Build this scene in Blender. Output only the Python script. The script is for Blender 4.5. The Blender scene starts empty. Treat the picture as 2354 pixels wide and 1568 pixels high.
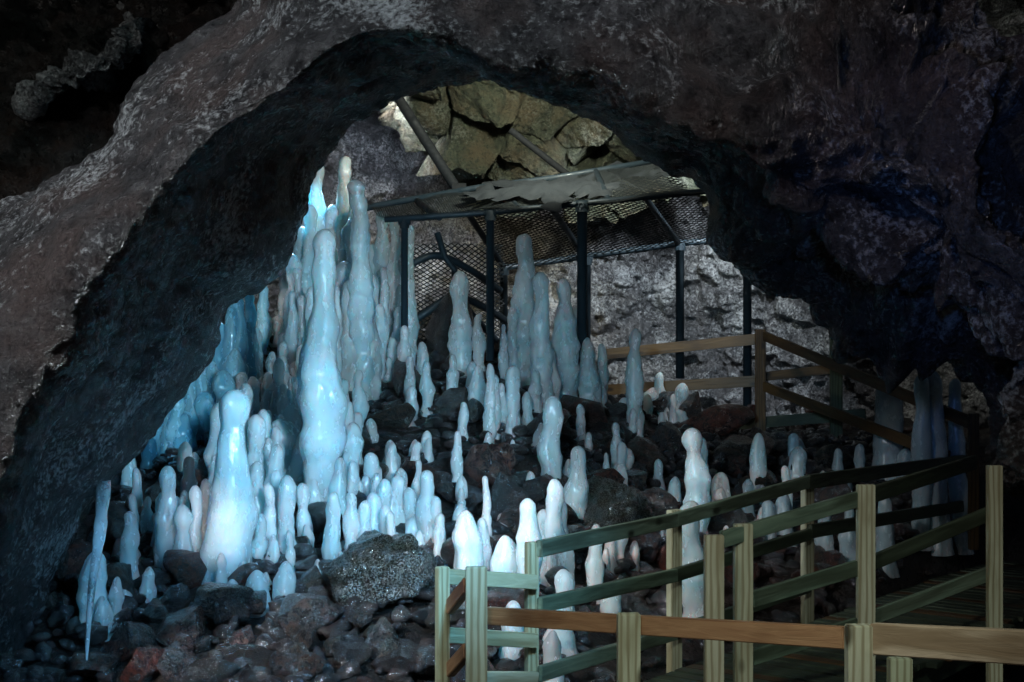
import bpy, math, random
import numpy as np
from mathutils import Vector, Matrix, noise
random.seed(7)
C=bpy.context.scene.collection
CZ=3.0
K=0.72/2354.0
def P(px,py,d):
    return Vector(((px-1177)*K*d, d, CZ+(784-py)*K*d))
# ------------------------------------------------------------ helpers
def link(o): C.objects.link(o); return o
def mesh_obj(name,verts,faces,mat,smooth=True,parent=None):
    m=bpy.data.meshes.new(name); m.from_pydata([tuple(v) for v in verts],[],faces); m.update()
    if smooth: m.polygons.foreach_set('use_smooth',[True]*len(m.polygons))
    if mat: m.materials.append(mat)
    o=bpy.data.objects.new(name,m); link(o)
    if parent: o.parent=parent
    return o
def tag(o,label=None,cat=None,group=None,kind=None):
    if label: o["label"]=label
    if cat: o["category"]=cat
    if group: o["group"]=group
    if kind: o["kind"]=kind
    return o
def empty(name,loc):
    e=bpy.data.objects.new(name,None); e.location=loc; e.empty_display_size=.1; link(e); return e
def smooth(a,b,x):
    t=min(1,max(0,(x-a)/(b-a))); return t*t*(3-2*t)
def interp(tab,y):
    if y<=tab[0][0]: return tab[0][1]
    for (a,za),(b,zb) in zip(tab,tab[1:]):
        if y<=b: return za+(zb-za)*(y-a)/(b-a)
    return tab[-1][1]
# ------------------------------------------------------------ materials
def newmat(name):
    m=bpy.data.materials.new(name); m.use_nodes=True
    nt=m.node_tree; b=nt.nodes['Principled BSDF']; return m,nt,b
def ramp(nt,src,stops):
    r=nt.nodes.new('ShaderNodeValToRGB'); e=r.color_ramp.elements
    while len(e)<len(stops): e.new(0.5)
    for el,(p,c) in zip(e,stops):
        el.position=p; el.color=(c[0],c[1],c[2],1) if hasattr(c,'__len__') else (c,c,c,1)
    nt.links.new(src,r.inputs[0]); return r.outputs[0]
def mixc(nt,f,a,b,mode='MIX'):
    n=nt.nodes.new('ShaderNodeMix'); n.data_type='RGBA'; n.blend_type=mode
    if isinstance(f,(int,float)): n.inputs[0].default_value=f
    else: nt.links.new(f,n.inputs[0])
    for i,v in ((6,a),(7,b)):
        if isinstance(v,tuple): n.inputs[i].default_value=(*v,1)
        else: nt.links.new(v,n.inputs[i])
    return n.outputs[2]
def coords(nt,rand=False,scale=(1,1,1)):
    tc=nt.nodes.new('ShaderNodeTexCoord'); mp=nt.nodes.new('ShaderNodeMapping')
    mp.inputs['Scale'].default_value=scale
    nt.links.new(tc.outputs['Object'],mp.inputs[0])
    if rand:
        oi=nt.nodes.new('ShaderNodeObjectInfo'); mu=nt.nodes.new('ShaderNodeMath'); mu.operation='MULTIPLY'; mu.inputs[1].default_value=37
        nt.links.new(oi.outputs['Random'],mu.inputs[0]); nt.links.new(mu.outputs[0],mp.inputs['Location'])
        return mp.outputs[0],oi.outputs['Random']
    return mp.outputs[0],None
def noi(nt,co,s,d=8,r=.6,dist=0):
    n=nt.nodes.new('ShaderNodeTexNoise'); n.inputs['Scale'].default_value=s; n.inputs['Detail'].default_value=d
    n.inputs['Roughness'].default_value=r; n.inputs['Distortion'].default_value=dist
    nt.links.new(co,n.inputs['Vector']); return n.outputs['Fac']
def bump(nt,h,st,dist,prev=None):
    b=nt.nodes.new('ShaderNodeBump'); b.inputs['Strength'].default_value=st; b.inputs['Distance'].default_value=dist
    nt.links.new(h,b.inputs['Height'])
    if prev: nt.links.new(prev,b.inputs['Normal'])
    return b.outputs[0]
def rockmat(name,dark,mid,red,light,lightamt=.62,rough=(.3,.7),rand=False,sc=1,bs=1.0,coat=0,pit=.75):
    m,nt,b=newmat(name); co,rn=coords(nt,rand)
    n1=noi(nt,co,1.3*sc,6,.6,.4); n2=noi(nt,co,7*sc,8,.65); n3=noi(nt,co,28*sc,6,.7); n4=noi(nt,co,2.0*sc,5,.6)
    c=mixc(nt,ramp(nt,n2,[(.36,0),(.64,1)]),dark,mid)
    c=mixc(nt,ramp(nt,n4,[(.45,0),(.62,.8)]),c,red)
    c=mixc(nt,ramp(nt,n3,[(.36,pit),(.48,0)]),c,dark)
    mm=nt.nodes.new('ShaderNodeMath'); mm.operation='ADD'; mm.use_clamp=True
    a=nt.nodes.new('ShaderNodeMath'); a.operation='MULTIPLY'; a.inputs[1].default_value=.5
    nt.links.new(n1,a.inputs[0]); 
    a2=nt.nodes.new('ShaderNodeMath'); a2.operation='MULTIPLY'; a2.inputs[1].default_value=.5
    nt.links.new(n3,a2.inputs[0]); nt.links.new(a.outputs[0],mm.inputs[0]); nt.links.new(a2.outputs[0],mm.inputs[1])
    c=mixc(nt,ramp(nt,mm.outputs[0],[(lightamt-.06,0),(lightamt+.04,1)]),c,light)
    if rand:
        c=mixc(nt,1.0,c,ramp(nt,rn,[(0,(.45,.48,.52)),(.4,(1,.92,.88)),(.7,(.8,.9,.75)),(.85,(1.3,.75,.6)),(1,(1.6,.6,.45))]),'MULTIPLY')
    nt.links.new(c,b.inputs['Base Color'])
    nt.links.new(ramp(nt,n2,[(.3,rough[0]),(.7,rough[1])]),b.inputs['Roughness'])
    if coat:
        b.inputs['Coat Weight'].default_value=coat; b.inputs['Coat Roughness'].default_value=.05
    vo=nt.nodes.new('ShaderNodeTexVoronoi'); vo.inputs['Scale'].default_value=22*sc; nt.links.new(co,vo.inputs['Vector'])
    pr=bump(nt,n2,.9*bs,.13/sc); pr=bump(nt,ramp(nt,vo.outputs['Distance'],[(0,0),(.45,1)]),.4*bs,.025/sc,pr); pr=bump(nt,n3,.9*bs,.035/sc,pr)
    nt.links.new(pr,b.inputs['Normal'])
    if coat:
        nt.links.new(bump(nt,n2,.5,.06/sc),b.inputs['Coat Normal'])
    return m
M_arch=rockmat('lava_rock',(.020,.019,.021),(.086,.082,.085),(.084,.062,.058),(.40,.41,.42),.585,(.10,.32),bs=.85,pit=.5)
M_far=rockmat('pale_speckled_rock',(.07,.07,.075),(.25,.25,.265),(.23,.22,.225),(.75,.76,.77),.54,(.35,.8),sc=1.1,bs=1.3)
M_yel=rockmat('mossy_yellow_rock',(.06,.07,.045),(.19,.20,.12),(.24,.18,.10),(.36,.37,.29),.60,(.5,.9),sc=1.2,bs=1)
M_rub=rockmat('wet_basalt',(.014,.014,.015),(.066,.056,.053),(.090,.046,.036),(.34,.38,.42),.63,(.05,.22),rand=True,sc=1.5,coat=1,bs=.6,pit=.4)
M_moss=rockmat('mossy_black_rock',(.010,.012,.008),(.034,.038,.022),(.040,.028,.018),(.25,.30,.32),.60,(.1,.4),sc=4,coat=.8,bs=1.2,pit=.4)
M_gnd=rockmat('dark_gravel',(.010,.010,.010),(.035,.03,.027),(.045,.025,.018),(.12,.12,.12),.66,(.15,.6),sc=2)
def icemat(name,c1,c2,sss,trans,seg=0):
    m,nt,b=newmat(name); co,rn=coords(nt,True,(1,1,.5))
    n=noi(nt,co,3.5,3,.45,.2); n2=noi(nt,co,24,4,.5,.1); n3=noi(nt,co,3.0,3,.5)
    c=mixc(nt,ramp(nt,n,[(.32,0),(.68,1)]),c1,c2)
    nt.links.new(c,b.inputs['Base Color'])
    b.inputs['Subsurface Weight'].default_value=sss; b.inputs['Subsurface Radius'].default_value=(.4,.85,1.0)
    b.inputs['Subsurface Scale'].default_value=.24
    nt.links.new(ramp(nt,n2,[(.35,.12),(.7,.34)]),b.inputs['Roughness'])
    nt.links.new(ramp(nt,n3,[(.35,trans*.6),(.65,min(1,trans*1.5))]),b.inputs['Transmission Weight']); b.inputs['IOR'].default_value=1.31
    pr=bump(nt,n,.18,.05); pr=bump(nt,n2,.26,.016,pr); nt.links.new(pr,b.inputs['Normal'])
    return m
M_ice=icemat('milky_ice',(.60,.77,.85),(.82,.91,.95),1,.34)
M_iceb=icemat('blue_ice',(.22,.58,.83),(.47,.78,.93),.8,.4)
M_iceg=icemat('dim_grey_ice',(.28,.35,.39),(.42,.51,.55),.6,.2)  # greyer ice, with the dimness of the right side put into its colour
def woodmat(name,c1,c2,c3):
    m,nt,b=newmat(name); co,rn=coords(nt,True,(1,9,9))
    n=noi(nt,co,2.2,6,.6,1.6); co2,_=coords(nt,True,(1.0,2.5,2.5)); k=noi(nt,co2,2.2,3,.5)
    w=nt.nodes.new('ShaderNodeTexWave'); w.inputs['Scale'].default_value=1.1; w.inputs['Distortion'].default_value=6; w.inputs['Detail'].default_value=3
    w.bands_direction='Y'; nt.links.new(co,w.inputs['Vector'])
    vo=nt.nodes.new('ShaderNodeTexVoronoi'); co3,_=coords(nt,True,(1.6,3.2,3.2)); nt.links.new(co3,vo.inputs['Vector']); vo.inputs['Scale'].default_value=1.6
    c=mixc(nt,ramp(nt,n,[(.3,0),(.7,1)]),c1,c2)
    c=mixc(nt,ramp(nt,w.outputs['Fac'],[(.45,0),(1,.8)]),c,c3)
    c=mixc(nt,ramp(nt,k,[(.52,0),(.70,.65)]),c,c3)
    c=mixc(nt,ramp(nt,vo.outputs['Distance'],[(.09,1),(.17,0)]),c,tuple(x*.4 for x in c3))
    c=mixc(nt,1.0,c,ramp(nt,rn,[(0,(.75,.82,.76)),(1,(1,1,1))]),'MULTIPLY')
    nt.links.new(c,b.inputs['Base Color']); b.inputs['Roughness'].default_value=.5
    nt.links.new(bump(nt,n,.45,.012),b.inputs['Normal']); return m
M_wood=woodmat('pine_timber',(.58,.56,.40),(.44,.42,.28),(.24,.19,.10))
M_woodt=woodmat('tan_pine_timber',(.60,.46,.31),(.46,.34,.21),(.26,.17,.09))
M_woodr=woodmat('reddish_pine_timber',(.54,.29,.15),(.38,.18,.09),(.18,.07,.03))
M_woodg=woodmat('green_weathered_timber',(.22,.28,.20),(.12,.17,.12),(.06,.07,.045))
M_woodd=woodmat('shaded_weathered_timber',(.065,.085,.052),(.04,.05,.032),(.02,.025,.014))  # darkened green timber: weak light at upper right and on deck is painted in
M_woodb=woodmat('brown_timber',(.11,.058,.020),(.07,.036,.012),(.03,.014,.005))
def simple(name,c,r,met=0):
    m,nt,b=newmat(name); co,_=coords(nt,True); n=noi(nt,co,14,5)
    nt.links.new(mixc(nt,n,tuple(x*.6 for x in c),tuple(x*1.3 for x in c)),b.inputs['Base Color'])
    nt.links.new(ramp(nt,n,[(.3,r*.7),(.7,min(1,r*1.4))]),b.inputs['Roughness']); b.inputs['Metallic'].default_value=met; return m
M_steel=simple('dark_painted_steel',(.018,.030,.038),.5,.0)
M_black=simple('black_painted_steel',(.004,.005,.006),.8,.0)
M_net=simple('dark_wire',(.014,.018,.018),.7,.0)
M_mud=simple('grey_mud',(.016,.020,.023),.9)
# ------------------------------------------------------------ ground
ZL=[(4,-2.6),(8,-2.0),(9.5,-1.6),(11,-1.15),(12.5,-.8),(14,-.35),(15.5,.02),(17,-.3),(19,-1),(40,-1)]
ZR=[(4,-2.7),(8,-2.5),(9,-2.2),(10,-2.0),(11,-1.75),(12.5,-1.4),(14,-1.0),(16,-1.0),(40,-1.0)]
def G(x,y):
    t=smooth(-.2,2.2,x)
    z=interp(ZL,y)*(1-t)+interp(ZR,y)*t
    s=x-(.1+(y-7.4)*.78)
    z=z+(-2.35-z)*smooth(-.25,.4,s)*(1-smooth(12.5,14,y))
    return CZ+z
def hit(px,py):
    d=6.5
    while d<18:
        p=P(px,py,d)
        if p.z<=G(p.x,p.y): return p
        d+=.02
    return P(px,py,15.5)
nx,ny=260,260
xs=np.linspace(-14,16,nx); ys=np.linspace(-4,26,ny); vs=[];fs=[]
for j,y in enumerate(ys):
    for i,x in enumerate(xs):
        v=Vector((x,y,0))
        vs.append((x,y,G(x,y)+.10*noise.fractal(v*1.5,1,2,3)+.05*noise.noise(v*6)-.05))
for j in range(ny-1):
    for i in range(nx-1):
        a=j*nx+i; fs.append((a,a+1,a+nx+1,a+nx))
tag(mesh_obj('ground',vs,fs,M_gnd),"dark rubble covered floor of the cave","ground",kind="structure")
# ------------------------------------------------------------ loft
def cr(pts,k):
    n=len(pts); out=[]
    for i in range(n-1):
        p0=pts[max(0,i-1)];p1=pts[i];p2=pts[i+1];p3=pts[min(n-1,i+2)]
        for s in range(k):
            t=s/k
            out.append(.5*((2*p1)+(p2-p0)*t+(2*p0-5*p1+4*p2-p3)*t*t+(3*p1-p0-3*p2+p3)*t**3))
    out.append(pts[-1]); return out
def loft(name,rings,ku,kv,mat,disp):
    R=[cr([np.array(p) for p in r],ku) for r in rings]
    cols=[cr([R[j][i] for j in range(len(R))],kv) for i in range(len(R[0]))]
    A=np.array(cols)
    du=np.gradient(A,axis=0); dv=np.gradient(A,axis=1); n=np.cross(du,dv); n/=np.linalg.norm(n,axis=2,keepdims=True)+1e-9
    a,b=A.shape[:2]; vs=[]
    for i in range(a):
        for j in range(b):
            nn=Vector(n[i,j]); p=Vector(A[i,j])
            vs.append(p+nn*disp(p))
    fs=[(i*b+j,(i+1)*b+j,(i+1)*b+j+1,i*b+j+1) for i in range(a-1) for j in range(b-1)]
    return mesh_obj(name,vs,fs,mat)
S=[((60,1700),(-150,1500),(-600,1400)),((95,1420),(-60,1250),(-600,1100)),((205,1170),(30,1030),(-500,850)),((335,1000),(100,880),(-400,650)),
((460,830),(190,720),(-150,540)),((520,700),(280,590),(0,460)),((620,640),(350,490),(130,400)),((680,530),(430,400),(225,320)),
((715,410),(520,320),(270,220)),((765,325),(610,260),(330,160)),((830,265),(700,195),(430,80)),((920,225),(800,115),(520,10)),
((1000,205),(870,88),(620,-120)),((1080,190),(950,85),(800,-200)),((1150,185),(1060,115),(1000,-300)),((1200,205),(1135,165),(1150,-300)),
((1290,240),(1240,170),(1300,-300)),((1390,290),(1370,180),(1450,-300)),((1440,350),(1480,230),(1600,-300)),((1510,405),(1580,310),(1750,-300)),
((1600,450),(1670,375),(1900,-300)),((1622,560),(1745,500),(2100,-200)),((1690,660),(1810,590),(2300,-100)),((1830,760),(1940,660),(2500,100)),
((1905,838),(2010,730),(2600,300)),((2060,868),(2110,780),(2700,450)),((2180,915),(2240,835),(2700,600)),((2215,985),(2310,920),(2700,800)),
((2228,1070),(2350,990),(2700,950)),((2320,1220),(2430,1110),(2800,1200)),((2600,1400),(2700,1300),(3000,1400))]
r0,r1,r2,r3,r4,r5,r6=[],[],[],[],[],[],[]
for i,(e,r,o) in enumerate(S):
    lo=1-smooth(0,5,i); 
    d4=9.7-.5*lo; d2=7.15; d1=7.35; d0=8.4 if i<12 else 7.6
    if i>=18:
        q=smooth(18,24,i); d2=7.15+.2*q; d1=7.35-.55*q
    if i>=20: d4=9.7-.8*smooth(22,28,i)
    r0.append(P(*o,d0)); r1.append(P((o[0]+r[0])/2,(o[1]+r[1])/2,d1))
    r2.append(P(*r,d2)); 
    r3.append(P(r[0]*.5+e[0]*.5,r[1]*.5+e[1]*.5,d2*.55+d4*.45))
    r4.append(P(*e,d4)); r5.append(P(r[0],r[1],d4+1.0)); r6.append(P((o[0]*.6+r[0]*.4),(o[1]*.6+r[1]*.4),d4+1.4))
def rd(p):
    rt=smooth(.4,2.0,p.x); ed=1-.6*smooth(8.8,9.8,p.y)
    n1=noise.fractal(p*.9,1,2,4); n2=noise.fractal(p*3.2+Vector((5,1,2)),.8,2.1,5)
    wp=p+Vector((noise.noise(p*1.3),noise.noise(p*1.3+Vector((4,4,4))),noise.noise(p*1.3+Vector((8,1,3)))))*.35
    rg=1-abs(noise.noise(wp*1.5+Vector((9,4,1))))*2
    rg2=1-abs(noise.noise(wp*4.2+Vector((2,7,1))))*2
    rg3=1-abs(noise.noise(wp*9+Vector((2,3,6))))*2
    pits=noise.noise(p*11)
    v=noise.voronoi(wp*1.25)[0]; lump=1-min(1,v[0]*1.15)
    v2=noise.voronoi(p*6)[0]
    return ed*((.09+.14*rt)*n1+(.030+.06*rt)*n2+.22*rt*rg+(.004+.12*rt)*rg2+.04*rt*rg3+.45*rt*lump)+.014*pits+.010*noise.noise(p*25)-.025*(1-min(1,v2[0]*2))
arch=loft('cave_arch',[r0,r1,r2,r3,r4,r5,r6],18,28,M_arch,rd)
tag(arch,"rough volcanic rock arch framing the inner cave chamber","rock arch",kind="structure")
def grid(name,pxs,pys,df,nu,nv,mat,disp):
    rows=[]
    for j in range(nv):
        rows.append([P(pxs[0]+(pxs[1]-pxs[0])*i/(nu-1),pys[0]+(pys[1]-pys[0])*j/(nv-1),df(i/(nu-1),j/(nv-1))) for i in range(nu)])
    return loft(name,rows,1,1,mat,disp)
def fd(p):
    v=noise.voronoi(p*1.6)[0]; rg=1-abs(noise.noise(p*2.2+Vector((3,1,9))))*2
    return .35*noise.fractal(p*.7,1,2,4)+.14*noise.fractal(p*3,.7,2,5)+.05*noise.noise(p*12)+.02*noise.noise(p*24)-.12*min(1,(v[1]-v[0])*3)+.12*rg
w=grid('cave_wall',(200,2800),(-150,1250),lambda u,v:19.5-2.3*(1-v)**1.5-3.2*smooth(.5,1,u)-2*smooth(.3,0,u),420,250,M_far,fd)
tag(w,"pale speckled lava rock wall behind the steel canopy","cave wall",kind="structure")
def cd(p):
    q=Vector((p.x*1.7,p.y*1.1,p.z*2.3))+Vector((noise.noise(p*1.6),0,noise.noise(p*1.6+Vector((3,3,3)))))*.35+Vector((noise.noise(p*6),0,noise.noise(p*6+Vector((3,3,3)))))*.07; v=noise.voronoi(q); c=v[1][0]
    g=(v[0][1]-v[0][0]); h=noise.noise(c*7.3)*.40
    t=(q-c).dot(Vector((noise.noise(c*3),noise.noise(c*5),noise.noise(c*9))))*1.2
    cm=.16+.2*max(0,noise.noise(p*1.3+Vector((7,7,7))))
    return -(h+t+cm*min(1,g*13))+.07*noise.fractal(p*4,.9,2,5)+.015*noise.noise(p*20)
rows=[]
nu,nv=340,220
for j in range(nv):
    v=j/(nv-1); py=60+400*v; x0=860+200*smooth(150,440,py)
    rows.append([P(x0+(1640-x0)*i/(nu-1),py,15.6+1.6*v+1.2*(1-smooth(0,.10,i/(nu-1)))) for i in range(nu)])
c_=loft('cave_ceiling',rows,1,1,M_yel,cd)
tag(c_,"cracked mossy yellow rock blocks overhanging the inner chamber","rock ceiling",kind="structure")
rf=grid('cave_roof',(-1500,640),(-900,470),lambda u,v:11.4+1.2*u,120,90,M_gnd,fd)
tag(rf,"unlit dark rock roof of the cave","cave roof",kind="structure")
def led(p): return .22*noise.fractal(p*2.2,.8,2,5)+.06*noise.noise(p*9)
L=[[P(20,270,12.8),P(90,180,12.8),P(170,130,12.8),P(240,85,12.8),P(290,0,12.8)],
   [P(60,245,12.2),P(140,190,11.7),P(210,160,11.6),P(275,110,11.7),P(310,40,12.1)],
   [P(60,275,12.8),P(180,215,12.8),P(250,185,12.8),P(320,120,12.8),P(345,20,12.8)]]
lo_=loft('lit_rock_ledge',L,26,26,M_far,led); tag(lo_,"streaked lit rock ledge in a dark recess, its brightness painted pale","rock ledge")  # a lit patch of the roof; the pale rock colour stands for its light
# ------------------------------------------------------------ stalagmites
def stalmesh(name,H,R,prof=None,lean=0,mat=None,seg=26,sd=0,ns=1):
    rows=int(min(90,max(22,H/.024)))
    rnd=random.Random(sd)
    if prof is None:
        tp=rnd.uniform(.48,.85)
        prof=[(0,rnd.uniform(.75,1.15)),(.22,rnd.uniform(.8,1)),(.45,1.0),(.65,rnd.uniform(.75,1.0)),(.85,(tp+.8)/2*rnd.uniform(.9,1.08)),(1,tp)]
    tr=interp(prof,1.0)*R; cap=min(.5,tr*1.25/H); vs=[];fs=[]
    ph=rnd.uniform(0,50); lx=rnd.uniform(-1,1)*.03*H; ly=rnd.uniform(-1,1)*.03*H
    nd=min(.6,tr*rnd.uniform(2.4,3.8)/H); na=rnd.uniform(.0,.30) if H>R*3.5 else 0
    wl=max(R*1.7,.06)
    for j in range(rows+1):
        t=j/rows; t=t if t<.7 else .7+.3*math.sin((t-.7)/.3*math.pi/2)
        h=t*H
        r=R*(interp(prof,t-.06)+interp(prof,t-.02)+interp(prof,t+.02)+interp(prof,t+.06))/4
        r*=1+ns*(.26*noise.noise(Vector((ph,h/wl,0)))+.18*noise.noise(Vector((ph+9,h/wl*2.6,0))))
        r*=1-na*math.exp(-((t-1+nd)/(nd*.22+.01))**2)
        if t>1-cap: r*=math.sqrt(max(0,1-((t-1+cap)/cap)**2))
        r+=R*.35*max(0,1-h/(R*1.0+.02))
        cx=lx*t+lean*t*H+ .34*R*noise.noise(Vector((ph,3,h/wl*.6))); cy=ly*t+.2*R*noise.noise(Vector((ph,8,h/wl*.6)))
        for i in range(seg):
            a=2*math.pi*i/seg; 
            q=Vector((math.cos(a)*1.2,math.sin(a)*1.2,h/wl*.8+ph))
            rr=r*(1+ns*(.24*noise.noise(q)+.13*noise.noise(q*2.2)+.04*noise.noise(q*5)))
            vs.append((cx+math.cos(a)*rr,cy+math.sin(a)*rr,-.12+t*(H+.12)))
    for j in range(rows):
        for i in range(seg):
            a=j*seg+i; b=j*seg+(i+1)%seg; fs.append((a,b,b+seg,a+seg))
    fs.append(tuple((rows)*seg+i for i in range(seg)))
    return mesh_obj(name,vs,fs,mat)
cnt=0
ALL=[]
def stal(px,top,base,w,mat=None,prof=None,lean=0,label=None,ns=1,fill=False):
    global cnt; cnt+=1
    p=hit(px,base); s=K*p.y; H=max(.05,(base-top)*s); R=w*s/2
    o=stalmesh('ice_stalagmite',H,R,prof,lean,mat or M_ice,sd=cnt,ns=ns); o.location=p
    ALL.append(((base-top)*w*(.2 if fill else 1),o))
    if not label:
        if mat is M_iceb: label="blue tinted ice column merging with the frozen curtain"
        elif mat is M_iceg: label="dim grey ice stalagmite standing in shadowed rubble"
        elif H>1.2: label="tall milky white ice stalagmite rising from the rubble"
        elif H>.45: label="club shaped milky ice stalagmite on wet rocks"
        else: label="small rounded ice stub on wet dark rocks"
    tag(o,label,"ice stalagmite","ice stalagmites on the rubble mound"); return o
stal(738,525,1190,106,prof=[(0,.55),(.1,.62),(.25,.9),(.42,1),(.58,.96),(.65,.80),(.70,.5),(.9,.46),(1,.38)],label="tallest ice column with a swollen middle and slim top")
stal(522,895,1325,112,prof=[(0,1.05),(.3,1.0),(.55,.85),(.7,.72),(.85,.70),(1,.56)],label="thick bright ice column glowing from lamp light near its foot")
W=[(740,372,780,52),(782,358,780,50),(768,525,800,34),(712,470,790,46),(835,412,905,58),(873,485,800,46),(902,500,800,36),(937,515,800,34),(925,572,800,50),(880,600,790,46),
(665,560,740,38),(690,520,760,44),(800,500,820,44),(860,560,800,44),(790,600,860,74),(815,640,900,74),(850,680,900,50),(755,470,780,50),(730,560,780,56),(815,470,790,40),(775,640,860,60),(945,640,810,36),(1062,622,850,50),(1200,538,880,56),(1247,625,930,50),(1298,640,915,60),(1352,775,922,48),(1384,790,920,30),
(1158,745,900,24),(1225,720,880,40),(1180,700,880,44),(1320,700,900,40),(1460,755,985,38),(1518,855,955,30),(1268,910,1115,52),(1325,1025,1170,56),(1602,983,1230,66),(1595,1150,1450,70),(1745,995,1140,42),(1268,1100,1310,52),
(1213,1145,1375,60),(1120,1093,1250,26),(985,1080,1255,52),(912,1093,1245,48),(862,1130,1265,50),(762,1130,1300,42),(812,1130,1290,46),(665,1092,1272,48),(628,1020,1220,52),(585,952,1210,46),
(808,970,1165,50),(852,1040,1160,46),(825,850,1010,34),(648,962,1110,76),(690,990,1120,60),(618,892,1000,36),(578,865,965,42),(500,925,1100,60),(390,1070,1305,54),(421,1160,1320,48),(300,1175,1320,42),(425,1015,1115,36),
(300,1042,1110,40),(215,1265,1405,72),(235,1370,1440,52),(268,1325,1400,32),(655,1290,1370,52),(627,1228,1290,26),(705,1205,1250,32),(595,1180,1290,46),(585,1310,1370,62),(445,1115,1300,36),(470,1100,1290,34),(552,1100,1300,50),
(605,712,785,38),(640,724,790,28),(680,720,780,24),(650,818,905,32),(680,830,900,38),(690,765,850,28),(635,880,990,28),(663,895,1000,34),(700,900,1010,34),(785,870,1010,50),(572,730,900,48),
(1040,815,918,28),(1085,830,905,34),(1100,840,950,40),(1125,835,1005,28),(1180,840,985,44),(1155,880,985,30),(1210,900,965,30),(1335,928,1002,24),(1415,970,1065,26),(1470,965,1038,20),(1522,948,1015,24),(1568,880,960,36),(1548,905,960,24),
(1427,1065,1142,40),(1393,1040,1092,18),(1353,993,1045,22),(1425,1015,1085,30),(1445,1030,1085,26),(1050,990,1112,28),(1063,1093,1162,34),(1130,1057,1098,20),(980,990,1042,34),(955,1010,1042,26),(1220,1083,1130,24),(1180,1010,1042,18),
(1290,1308,1500,72),(1365,1205,1345,40),(1405,1340,1420,50),(1300,1240,1330,44),(1805,1070,1180,34),(1835,1025,1100,50),(1660,1085,1155,48),(1515,1055,1112,28),(1075,1172,1335,74),(1110,1190,1320,38),(1160,1230,1330,76),(945,1120,1245,34),
(945,795,875,28),(972,785,870,28),(895,820,875,24),(1010,1180,1270,34),(1245,1170,1310,40),(1385,1100,1145,46),(1660,940,965,34),(950,1185,1250,40),(1290,1150,1300,34),(1275,1450,1600,50),(1180,1380,1480,60),
(1620,1290,1440,50),(1655,1120,1180,40),(1720,1100,1170,30),(1100,720,850,30),(1470,900,990,24),(1490,905,960,26),(870,1070,1150,30),(720,1040,1200,44),(540,1000,1150,40),
(560,880,1060,44),(610,940,1120,48),(670,930,1060,50),(765,900,1100,60),(640,1080,1230,40),(700,1110,1240,40),(880,1100,1250,40),(835,1150,1290,40),(1000,1140,1260,36),(780,1050,1200,40),(590,1060,1240,40),(370,1130,1300,36),(1140,860,990,30),(1270,800,930,40),(1230,850,940,30),(1365,830,925,40)]
for a in W: stal(*a)
for a in [(497,740,925,40),(520,700,925,46),(545,680,920,44),(570,672,900,36),(600,652,800,34),(478,790,940,34),(455,830,1015,40),(432,860,1020,44),(405,900,1035,46),(380,925,1035,40),(352,965,1040,36),(340,1000,1060,36),(530,800,930,60),(420,950,1035,60),(510,850,960,50),(560,740,910,50),(465,900,1020,50)]:
    stal(*a,mat=M_iceb,lean=.03)
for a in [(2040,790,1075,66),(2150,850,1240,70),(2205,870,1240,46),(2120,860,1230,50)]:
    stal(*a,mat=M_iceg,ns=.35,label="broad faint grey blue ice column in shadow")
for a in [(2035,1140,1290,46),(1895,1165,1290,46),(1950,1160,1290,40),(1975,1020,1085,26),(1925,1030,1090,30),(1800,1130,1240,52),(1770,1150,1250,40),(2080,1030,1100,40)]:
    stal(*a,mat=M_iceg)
rs=random.Random(3)
for k in range(95):
    px=rs.uniform(230,1950); 
    lo=1420 if px<1000 else 1330
    base=rs.uniform(900+ (120 if px<650 else 0),lo) if px<1500 else rs.uniform(1020,1260)
    if px<420: base=max(base,1180+ (420-px)*.6)
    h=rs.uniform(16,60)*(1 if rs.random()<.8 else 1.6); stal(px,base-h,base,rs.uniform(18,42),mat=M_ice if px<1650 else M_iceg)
r2_=random.Random(21)
for k in range(30):
    px=r2_.uniform(650,950); base=r2_.uniform(770,900); stal(px,base-r2_.uniform(60,250),base,r2_.uniform(26,44))
for k in range(30):
    px=r2_.uniform(500,860); base=r2_.uniform(920,1120); stal(px,base-r2_.uniform(60,170),base,r2_.uniform(24,44))
for k in range(30):
    px=r2_.uniform(380,1010); base=r2_.uniform(1140,1310); stal(px,base-r2_.uniform(40,130),base,r2_.uniform(24,42))
for k in range(34):
    px=r2_.uniform(560,700) if k%2 else r2_.uniform(840,1000); base=r2_.uniform(840,1010) if k%2 else r2_.uniform(860,1240); stal(px,base-r2_.uniform(40,110),base,r2_.uniform(22,38),fill=True)
for k in range(36):
    px=r2_.uniform(300,660); base=r2_.uniform(1120,1300)
    if px<400: base=max(base,1220)
    stal(px,base-r2_.uniform(50,160),base,r2_.uniform(24,42),fill=True)
# the smallest ones become one mass of stubs
ALL.sort(key=lambda t:-t[0]); vs=[];fs=[]
for _,o in ALL[285:]:
    k0=len(vs)
    vs+=[v.co+o.location for v in o.data.vertices]; fs+=[tuple(i+k0 for i in p.vertices) for p in o.data.polygons]
    me=o.data; bpy.data.objects.remove(o); bpy.data.meshes.remove(me)
tag(mesh_obj('ice_stubs',vs,fs,M_ice),"small rounded ice stubs scattered over the rubble","ice stubs",kind="stuff")
t=P(238,1105,8.95); b_=P(196,1535,8.15)
vs=[];fs=[];seg=14;rows=50
for j in range(rows+1):
    u=j/rows; r=.044*(1-u)**.8*(1+.2*noise.noise(Vector((u*14,1,1))))+.003; c=t.lerp(b_,u)
    for i in range(seg):
        a=2*math.pi*i/seg; rr=r*(1+.18*noise.noise(Vector((math.cos(a)*2,math.sin(a)*2,u*8))))
        vs.append((c.x+math.cos(a)*rr+.008*math.sin(u*7),c.y+math.sin(a)*rr,c.z))
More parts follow.
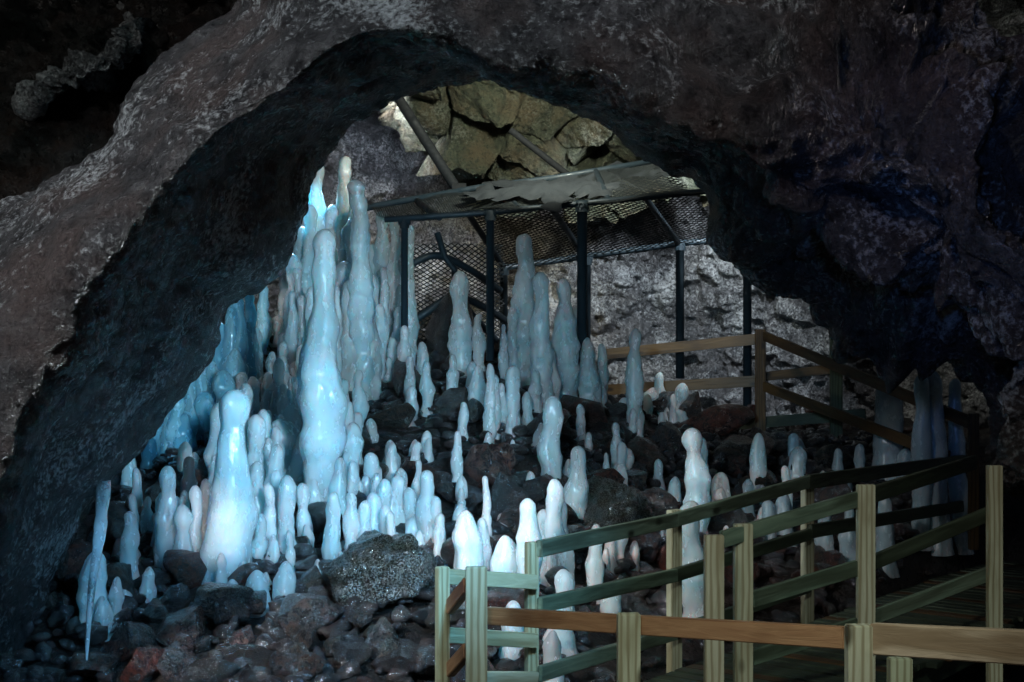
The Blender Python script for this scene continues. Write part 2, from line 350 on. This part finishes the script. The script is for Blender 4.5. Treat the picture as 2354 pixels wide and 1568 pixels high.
for j in range(rows):
    for i in range(seg):
        a=j*seg+i;b=j*seg+(i+1)%seg; fs.append((a,b,b+seg,a+seg))
M_clear=icemat('clear_ice',(.60,.80,.90),(.80,.92,.97),.3,.6)
tag(mesh_obj('icicle',vs,fs,M_clear),"long thin clear icicle hanging from the arch","icicle")
# ------------------------------------------------------------ rocks
import bmesh
def rockmesh(seed,sub=3,nm='rock',mat=None):
    r=random.Random(seed); bm=bmesh.new(); bmesh.ops.create_icosphere(bm,subdivisions=sub,radius=1)
    pl=[]
    for k in range(12):
        n=Vector((r.gauss(0,1),r.gauss(0,1),r.gauss(0,1))).normalized(); pl.append((n,r.uniform(.42,.8) if sub<5 else r.uniform(.65,.9)))
    sc=Vector((r.uniform(.9,1.35),r.uniform(.9,1.2),r.uniform(.7,1.0))); off=Vector((seed*3.1,0,0))
    for v in bm.verts:
        c=v.co.copy()
        for n,d in pl:
            e=c.dot(n)-d
            if e>0: c-=n*e*.97
        c*=1+.07*noise.fractal(c*2+off,1,2,3)+.02*noise.noise(c*7+off)
        if sub==5: c*=1+.16*noise.fractal(c*2.6+off,.8,2,5)
        v.co=Vector((c.x*sc.x,c.y*sc.y,c.z*sc.z))
    m=bpy.data.meshes.new(nm); bm.to_mesh(m); bm.free(); m.materials.append(mat or M_rub)
    m.polygons.foreach_set('use_smooth',[True]*len(m.polygons)); return m
RM=[rockmesh(i,4) for i in range(12)]
def rock(px,py,w,h=None,seed=0,label="wet dark basalt boulder lying in the rubble",me=None):
    p=hit(px,py); s=K*p.y*w/2*1.15
    o=bpy.data.objects.new('boulder',me or RM[seed%12]); link(o); o.location=(p.x,p.y,p.z+s*.22)
    o.scale=(s,s,s*(h/w*1.3 if h else 1)); o.rotation_euler=(rs.uniform(-.3,.3),rs.uniform(-.3,.3),rs.uniform(0,6.28))
    tag(o,label,"boulder","boulders in the cave rubble")
rock(885,1345,225,200,1,"large wet dark mossy boulder glazed with ice patches",rockmesh(71,5,'rock',M_moss)); rock(1410,1190,180,110,2,"broad black mossy boulder between ice stubs",rockmesh(72,5,'rock',M_moss)); rock(1130,1085,95,100,3,"reddish brown boulder between small ice stubs"); rock(1640,1000,170,100,4)
rock(1690,1050,140,80,5); rock(940,890,110,100,6,"ice glazed boulder among the stalagmites"); rock(1035,800,150,150,7,"big reddish boulder behind the ice columns"); rock(1350,960,120,70,8); rock(1050,940,110,70,9)
rock(675,1530,60,70,0,"brick red rock at the foot of the rubble"); rock(520,1395,130,80,1); rock(700,1440,140,90,2); rock(420,1460,120,80,3); rock(1250,1000,120,80,4); rock(960,1110,110,80,5);rock(1170,1170,110,110,6);rock(1480,1060,110,60,7);rock(900,980,110,80,8);rock(470,1100,80,70,9)
for k in range(270):
    px=rs.uniform(130,1950); u=rs.random()
    base=rs.uniform(880,1600) if px<1200 else rs.uniform(930,1350)
    if px<460: base=max(base,1080+(460-px)*.7)
    rock(px,base+10,rs.choice([40,50,60,70,84,105])*(.7+.5*(base-850)/700),None,k)
SM=[rockmesh(50+i,2) for i in range(6)]
vs=[];fs=[]
smv=[([v.co.copy() for v in m.vertices],[tuple(p.vertices) for p in m.polygons]) for m in SM]
for k in range(3200):
    y=rs.uniform(7,16.5); x=(rs.uniform(-.5,.40))*.72*y*1.05
    z=G(x,y); sz=rs.uniform(.03,.10); rot=Matrix.Rotation(rs.uniform(0,6.3),3,'Z')@Matrix.Rotation(rs.uniform(-.6,.6),3,'X')
    vv,ff=smv[k%6]; o=len(vs)
    for c in vv: vs.append(rot@c*sz+Vector((x,y,z)))
    fs+= [tuple(i+o for i in f) for f in ff]
tag(mesh_obj('rubble',vs,fs,M_rub),"small wet dark lava stones covering the mound","rubble",kind="stuff")
# ------------------------------------------------------------ beams
def beam(name,a,b,w,h,mat,parent,up=Vector((0,0,1))):
    a=Vector(a);b=Vector(b); L=(b-a).length; x=(b-a).normalized()
    y=up.cross(x); 
    if y.length<1e-3: y=Vector((0,1,0))
    y.normalize(); z=x.cross(y)
    bm=bmesh.new(); bmesh.ops.create_cube(bm,size=1)
    for v in bm.verts: v.co=Vector((v.co.x*L,v.co.y*w,v.co.z*h))
    bmesh.ops.bevel(bm,geom=bm.edges[:],offset=.004,segments=2,affect='EDGES')
    m=bpy.data.meshes.new(name); bm.to_mesh(m); bm.free(); m.materials.append(mat)
    o=bpy.data.objects.new(name,m); link(o)
    M=Matrix((x,y,z)).transposed().to_4x4(); M.translation=(a+b)/2
    o.parent=parent; o.matrix_parent_inverse=Matrix()
    o.matrix_basis=Matrix.Translation(-parent.location)@M
    return o
def fence(label,posts,rails,root):
    e=empty('wooden_railing',root); tag(e,label,"railing","wooden railings of the cave walkway")
    for (px,top,d,w,zb,mat,ang) in posts:
        p=P(px,top,d)
        beam('post',(p.x,p.y,CZ+zb),(p.x,p.y,p.z),w,.05,mat,e,up=Vector((-math.sin(ang),math.cos(ang),0)))
    for (a,b,h,mat) in rails:
        beam('rail',P(*a),P(*b),.042,h,mat,e)
DZ=-1.93
fence("pale new pine railing with a reddish middle rail",
 [(1095,1303,6.55,.098,-2.4,M_wood,.1),(1445,1410,5.86,.093,-2.4,M_wood,.1),(1975,1436,5.0,.092,-2.4,M_wood,.1),(2068,1512,5.6,.09,-2.4,M_wood,.1)],
 [((1118,1415,6.62),(1945,1466,5.14),.078,M_woodr),((2010,1468,5.0),(2600,1502,4.2),.108,M_woodt)],P(1500,1600,6))
fence("short pine corner railing with double cross rails",
 [(1017,1303,7.0,.06,-2.4,M_wood,.5),(1222,1246,7.42,.062,-2.4,M_wood,.5)],
 [((1025,1325,7.06),(1232,1338,7.38),.075,M_wood),((1025,1460,7.06),(1232,1473,7.38),.075,M_wood),((1035,1395,7.0),(1075,1345,6.6),.07,M_woodr),((1035,1540,7.0),(1075,1495,6.6),.07,M_woodr),((1100,1560,7.06),(1232,1560,7.38),.07,M_wood)],P(1100,1600,7))
fence("greenish weathered timber railing along the ice side of the walkway",
 [(1550,1172,8.8,.095,-2.2,M_wood,.7),(1856,1118,10.05,.095,-2.2,M_wood,.7)],
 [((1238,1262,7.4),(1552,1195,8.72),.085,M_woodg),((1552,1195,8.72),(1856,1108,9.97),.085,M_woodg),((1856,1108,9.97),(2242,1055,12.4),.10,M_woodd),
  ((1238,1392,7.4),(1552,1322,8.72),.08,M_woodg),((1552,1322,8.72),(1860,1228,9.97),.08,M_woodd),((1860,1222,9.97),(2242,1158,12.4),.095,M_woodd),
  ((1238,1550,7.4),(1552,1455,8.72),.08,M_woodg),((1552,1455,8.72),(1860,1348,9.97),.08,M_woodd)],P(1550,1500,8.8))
fence("greenish timber railing with tall posts beside the deck",
 [(1641,1230,7.3,.098,-2.4,M_wood,.1),(1708,1204,7.5,.098,-2.4,M_wood,.1),(1990,1114,7.95,.098,-2.4,M_wood,.1),(2286,1070,8.3,.085,-2.4,M_wood,.1)],
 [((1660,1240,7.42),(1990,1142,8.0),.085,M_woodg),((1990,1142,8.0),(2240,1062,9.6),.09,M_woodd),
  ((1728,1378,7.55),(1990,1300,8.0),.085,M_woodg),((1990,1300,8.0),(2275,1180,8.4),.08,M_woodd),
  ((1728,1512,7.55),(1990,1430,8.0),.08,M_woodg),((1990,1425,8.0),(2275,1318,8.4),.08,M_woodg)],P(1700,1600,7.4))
fence("brown timber railing under the steel canopy",
 [(1748,757,15.4,.11,-1.1,M_woodb,.1),(1922,770,15.0,.13,-1.3,M_woodd,.1),(2238,950,11.6,.08,-1.7,M_woodb,.1)],
 [((1385,815,16),(1738,780,15.5),.12,M_woodb),((1385,897,16),(1738,876,15.5),.12,M_woodb),((1756,772,15.4),(2232,972,11.6),.10,M_woodb),((1756,888,15.4),(2180,1050,12),.10,M_woodb),
  ((1755,866,15.5),(1915,848,15.1),.10,M_woodb),((1700,975,15.6),(1990,952,14.9),.12,M_woodd)],P(1748,985,15.4))
deck=empty('walkway',(1,8.5,CZ+DZ)); tag(deck,"timber plank walkway leading past the ice","walkway",kind="structure")
dv=Vector((3.9,5.1,0)).normalized(); pv=Vector((dv.y,-dv.x,0)); st=Vector((.25,7.5,CZ+DZ-.03)); ln=6.6
n=int(ln/.125)
for k in range(n):
    a=st+dv*(k*.125+.06); z=rs.uniform(-.006,.006)
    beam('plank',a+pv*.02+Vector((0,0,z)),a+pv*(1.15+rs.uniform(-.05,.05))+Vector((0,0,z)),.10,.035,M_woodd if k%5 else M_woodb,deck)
for off in (.1,1.05): beam('joist',st+pv*off-Vector((0,0,.1)),st+pv*off+dv*ln-Vector((0,0,.1)),.06,.14,M_woodd,deck)
# ------------------------------------------------------------ canopy
can=empty('steel_canopy',P(1340,900,14.6)); tag(can,"dark tubular steel canopy roofed with diamond wire mesh","canopy")
def tube(name,pts,r,par,mat=M_steel,seg=12):
    pts=[Vector(p) for p in pts]; vs=[];fs=[]
    for j,p in enumerate(pts):
        t=(pts[min(j+1,len(pts)-1)]-pts[max(0,j-1)]).normalized(); u=t.cross(Vector((0,1,.01))).normalized() if abs(t.y)<.95 else t.cross(Vector((1,0,0))).normalized(); w=t.cross(u)
        for i in range(seg):
            a=2*math.pi*i/seg; vs.append(p-par.location+(u*math.cos(a)+w*math.sin(a))*r)
    for j in range(len(pts)-1):
        for i in range(seg):
            a=j*seg+i;b=j*seg+(i+1)%seg; fs.append((a,b,b+seg,a+seg))
    fs.append(tuple(range(seg))); fs.append(tuple((len(pts)-1)*seg+i for i in range(seg)))
    return mesh_obj(name,vs,fs,mat,parent=par)
def net(name,p00,p10,p11,p01,cell,th,par,sg=.03):
    Lu=((p10-p00).length+(p11-p01).length)/2; Lv=((p01-p00).length+(p11-p10).length)/2
    def B(u,v):
        q=(p00*(1-u/Lu)+p10*u/Lu)*(1-v/Lv)+(p01*(1-u/Lu)+p11*u/Lu)*v/Lv
        return q+Vector((0,0,-sg*(abs(math.sin(u*2.4))*math.sin(v/Lv*math.pi))-sg*.6*noise.noise(q*2)))
    nn=(p10-p00).cross(p01-p00).normalized(); vs=[];fs=[]
    sl=.55
    for sgn in (1,-1):
        o=-Lv/sl if sgn>0 else 0
        while o<Lu+(0 if sgn>0 else Lv/sl):
            pts=[]
            for k in range(0,41):
                v=Lv*k/40; u=o+sgn*v/sl
                if 0<=u<=Lu: pts.append((u,v))
            for (a,b) in zip(pts,pts[1:]):
                i=len(vs); off=nn*(.003*sgn)-par.location
                vs+= [B(a[0]-th/2,a[1])+off,B(a[0]+th/2,a[1])+off,B(b[0]+th/2,b[1])+off,B(b[0]-th/2,b[1])+off]
                fs.append((i,i+1,i+2,i+3))
            o+=cell
    return mesh_obj(name,vs,fs,M_net,False,parent=par)
ne0,ne1=P(885,505,14.2),P(1640,438,13.7); ri0,ri1=P(850,478,15.2),P(1500,372,14.6)
tube('beam',[P(885,505,14.2),P(1130,488,14.1),P(1340,468,14.0),P(1640,438,13.8)],.03,can)
tube('beam',[P(810,487,15.4),P(870,472,15.2),P(1100,432,15.0),P(1270,410,14.8),P(1500,372,14.6)],.035,can)
tube('beam',[P(1150,617,16.4),P(1345,590,16.2),P(1563,560,16.0),P(1720,545,15.8)],.035,can)
net('wire_mesh_panel',ne0,ne1,ri1,ri0,.05,.024,can,.09)
net('wire_mesh_panel',P(1040,440,15.1),P(1560,400,14.7),P(1690,552,15.9),P(1155,617,16.4),.09,.032,can,.06)
for a,b in [((1075,490,15.2),(1157,612,16.4)),((1272,484,15),(1345,592,16.2)),((1480,450,14.9),(1562,562,16.0)),((1010,500,14.2),(960,462,15.1)),((1190,480,14.1),(1150,425,15.0)),((1400,462,14),(1370,395,14.7))]:
    tube('rafter',[P(*a),P(*b)],.035,can)
for px,t0,b0,d,r in [(1127,488,830,14.1,.04),(1338,468,840,14.0,.05),(1158,615,830,16.4,.045),(1563,558,870,16.0,.048),(1718,600,985,15.8,.048),(1920,690,1040,15.6,.048),(1350,592,800,16.2,.04),(930,505,780,14.2,.035)]:
    tube('post',[P(px,t0,d),P(px,b0,d)],r,can)
    q=P(px,t0+8,d); tube('clamp',[q-Vector((0,0,.05)),q+Vector((0,0,.05))],r*1.35,can)
    q=P(px,t0+2,d); tube('clamp',[q-Vector((.06,0,0)),q+Vector((.06,0,0))],.045,can)
for k,(x0,y0,wx,hy) in enumerate([(1130,450,70,12),(1250,440,120,22),(1340,422,90,16),(1440,402,75,18),(1275,470,36,24),(1380,440,60,16),(1500,400,60,16)]):
    vs=[];fs=[];n1,n2=48,12
    for j in range(n2):
        rr=j/(n2-1)
        for i in range(n1):
            a=2*math.pi*i/n1; w_=rr*(1+.9*noise.noise(Vector((math.cos(a)*2.2,math.sin(a)*2.2,k*5)))+.2*noise.noise(Vector((math.cos(a)*7,math.sin(a)*7,k*5))))
            px=x0+wx*w_*math.cos(a); py=y0+hy*w_*math.sin(a)-(px-x0)*.09
            fr=(py-(505-(px-885)*.0887))/( (478-(px-850)*.163)-(505-(px-885)*.0887)); d=14.1+fr*.9
            p=P(px,py,d); vs.append(p-can.location+Vector((0,-.03,.02))*(1-rr**2)+Vector((0,-.08,.03))+Vector((0,-.02,.05))*noise.noise(p*6))
    for j in range(n2-1):
        for i in range(n1):
            a=j*n1+i;b=j*n1+(i+1)%n1; fs.append((a,b,b+n1,a+n1))
    o=mesh_obj('debris',vs,fs,M_mud,parent=can); o["label"]="grey frozen mud lying on the mesh roof"
c2=empty('mesh_tunnel',P(1050,850,15.5)); tag(c2,"arched tubular steel hoops covered with diamond wire mesh","mesh tunnel")
tube('hoop',cr([np.array(P(*a)) for a in [(935,620,15.2),(960,600,15.2),(1010,588,15.3),(1080,620,15.6),(1150,668,16)]],8),.04,c2)
tube('hoop',cr([np.array(P(*a)) for a in [(940,745,15.2),(985,715,15.2),(1040,682,15.4),(1100,700,15.6),(1160,735,16)]],8),.04,c2)
tube('hoop',cr([np.array(P(*a)) for a in [(1060,690,15.4),(1100,740,15.6),(1150,790,16)]],6),.035,c2)
tube('strut',[P(1005,535,15.3),P(1022,590,15.3),P(1045,620,15.4),P(1045,690,15.4)],.035,c2)
net('wire_mesh_panel',P(925,560,15.5),P(1160,560,16.2),P(1160,690,16.4),P(925,690,15.6),.09,.026,c2)
net('wire_mesh_panel',P(925,690,15.5),P(1160,690,16.3),P(1160,830,16.2),P(925,830,15.4),.09,.026,c2)
for a,b,r in [((915,225,15.6),(1050,435,15.1),.055),((1175,300,15.2),(1315,410,14.8),.035)]:
    e=empty('steel_strut',P(*b)); tag(e,"dark steel strut propping the cracked rock ceiling","strut"); tube('tube',[P(*a),P(*b)],r,e,M_black); q=P(*b); tube('clamp',[q-Vector((.05,0,0)),q+Vector((.1,0,0))],r*1.2,e,M_black)
# ------------------------------------------------------------ camera & light
cam=bpy.data.cameras.new('camera'); co_=bpy.data.objects.new('camera',cam); link(co_)
cam.sensor_width=36; cam.lens=50; cam.clip_end=500; co_.location=(0,0,CZ); co_.rotation_euler=(math.radians(90),0,0)
bpy.context.scene.camera=co_
def aim(o,loc,tgt): o.location=loc; o.rotation_euler=(Vector(tgt)-Vector(loc)).to_track_quat('-Z','Y').to_euler()
def spot(name,loc,tgt,e,col,ang,blend=.6,size=.15):
    l=bpy.data.lights.new(name,'SPOT'); l.energy=e; l.color=col; l.spot_size=math.radians(ang); l.spot_blend=blend; l.shadow_soft_size=size
    o=bpy.data.objects.new(name,l); link(o); aim(o,loc,tgt)
z=CZ
sl=bpy.data.lights.new('sun','SUN'); sl.energy=.3; sl.angle=math.radians(.5); sl.color=(1,.97,.92); so=bpy.data.objects.new('sun',sl); link(so)
sd=Vector((3.7,6,-5.5)); so.rotation_euler=sd.to_track_quat('-Z','Y').to_euler()
spot('unseen_spot',(1.0,4,z+.8),(-1.25,11,z-.7),2500,(.38,.74,1),28,.6,.2)  # added source, no fixture known: main blue-white light on the left ice
spot('unseen_spot',(-.6,4,z+.9),(.8,12.5,z-.6),1250,(.46,.77,1),27,.8,.2)  # added to brighten the ice towards the right
spot('unseen_spot',(.6,4.5,z+1.3),(-1.5,9.0,z-1.8),1250,(.22,.60,1),46,.9,.2)  # added blue fill over the rubble at lower left
spot('unseen_spot',(.3,5,z+.3),(-1.5,15,z+1.1),1500,(.52,.81,1),17,.8,.2)  # added to pick out the tall spires at the back
spot('unseen_spot',(-2.2,15.8,z+1.6),(-1.6,11.5,z-.8),220,(.38,.74,1),60,.7,.2)  # added back light for rims and glow through the ice
spot('unseen_spot',(-5.0,1.5,z+3.6),(-3.1,7.4,z+.3),4800,(.88,.96,1),48,.8,.3)  # added to brighten the left face of the arch
spot('unseen_spot',(-.5,3,z+6),(-.1,7.6,z+2.5),2300,(.78,.92,1),36,.9,.3)  # added for the top centre of the arch face
spot('unseen_spot',(2.7,14.4,z+2.3),(1.2,18.2,z+.1),1200,(.80,.91,1),84,.7,.15)  # added out of sight behind the arch to brighten the far wall
spot('unseen_spot',(.3,13.2,z+2.75),(.8,16.5,z+2.5),400,(.95,1,.86),130,.5,.15)  # added above the canopy, out of sight, for the ceiling blocks
spot('unseen_spot',(-1.3,16.3,z+2.7),(-1.3,18,z+1.7),420,(.80,.84,1),120,.7,.3)  # added to lift the left part of the far wall
spot('unseen_spot',(-.6,15.9,z+.2),(-.6,18,z+.3),170,(1,.87,.55),80,.7,.2)  # added warm source for the yellow glow behind the left mesh
spot('unseen_spot',(1.0,3.6,z+.4),(2.25,7.2,z+.7),220,(.14,.34,1),36,1,.1)  # added to tint the right lobe of the arch blue
spot('unseen_spot',(-.6,4,z+2.8),(1.7,7.4,z+1.5),190,(1,.84,.82),44,.9,.1)  # added pinkish fill across the right lobe of the arch
spot('unseen_spot',(1.4,5.2,z-.6),(-2.1,8.9,z+.4),50,(1,.95,.92),50,1,.3)  # added faint fill on the left underside of the arch
spot('unseen_spot',(-1.84,8.4,z-1.22),(-1.98,9.6,z-1.20),34,(1,.97,.93),36,1,.05)
spot('unseen_spot',(.5,2.5,z+2.2),(1.2,6.5,z-1.35),400,(.86,1,.95),46,.9,.3)  # added to light the near railings
spot('unseen_spot',(-3,8,z+4),(-3.9,11.5,z+2.2),50,(.6,1,.9),36,1,.2)  # added dim greenish light on the upper left ledge
wd=bpy.data.worlds.new("World"); bpy.context.scene.world=wd; wd.use_nodes=True
nt=wd.node_tree; sk=nt.nodes.new('ShaderNodeTexSky'); sk.sky_type='NISHITA'; sk.sun_disc=False; sk.sun_elevation=math.radians(38); sk.sun_rotation=math.radians(212)
bg=nt.nodes['Background']; nt.links.new(sk.outputs[0],bg.inputs[0]); bg.inputs[1].default_value=.009
sc=bpy.context.scene; sc.view_settings.view_transform='Standard'; sc.view_settings.look='None'; sc.view_settings.exposure=0
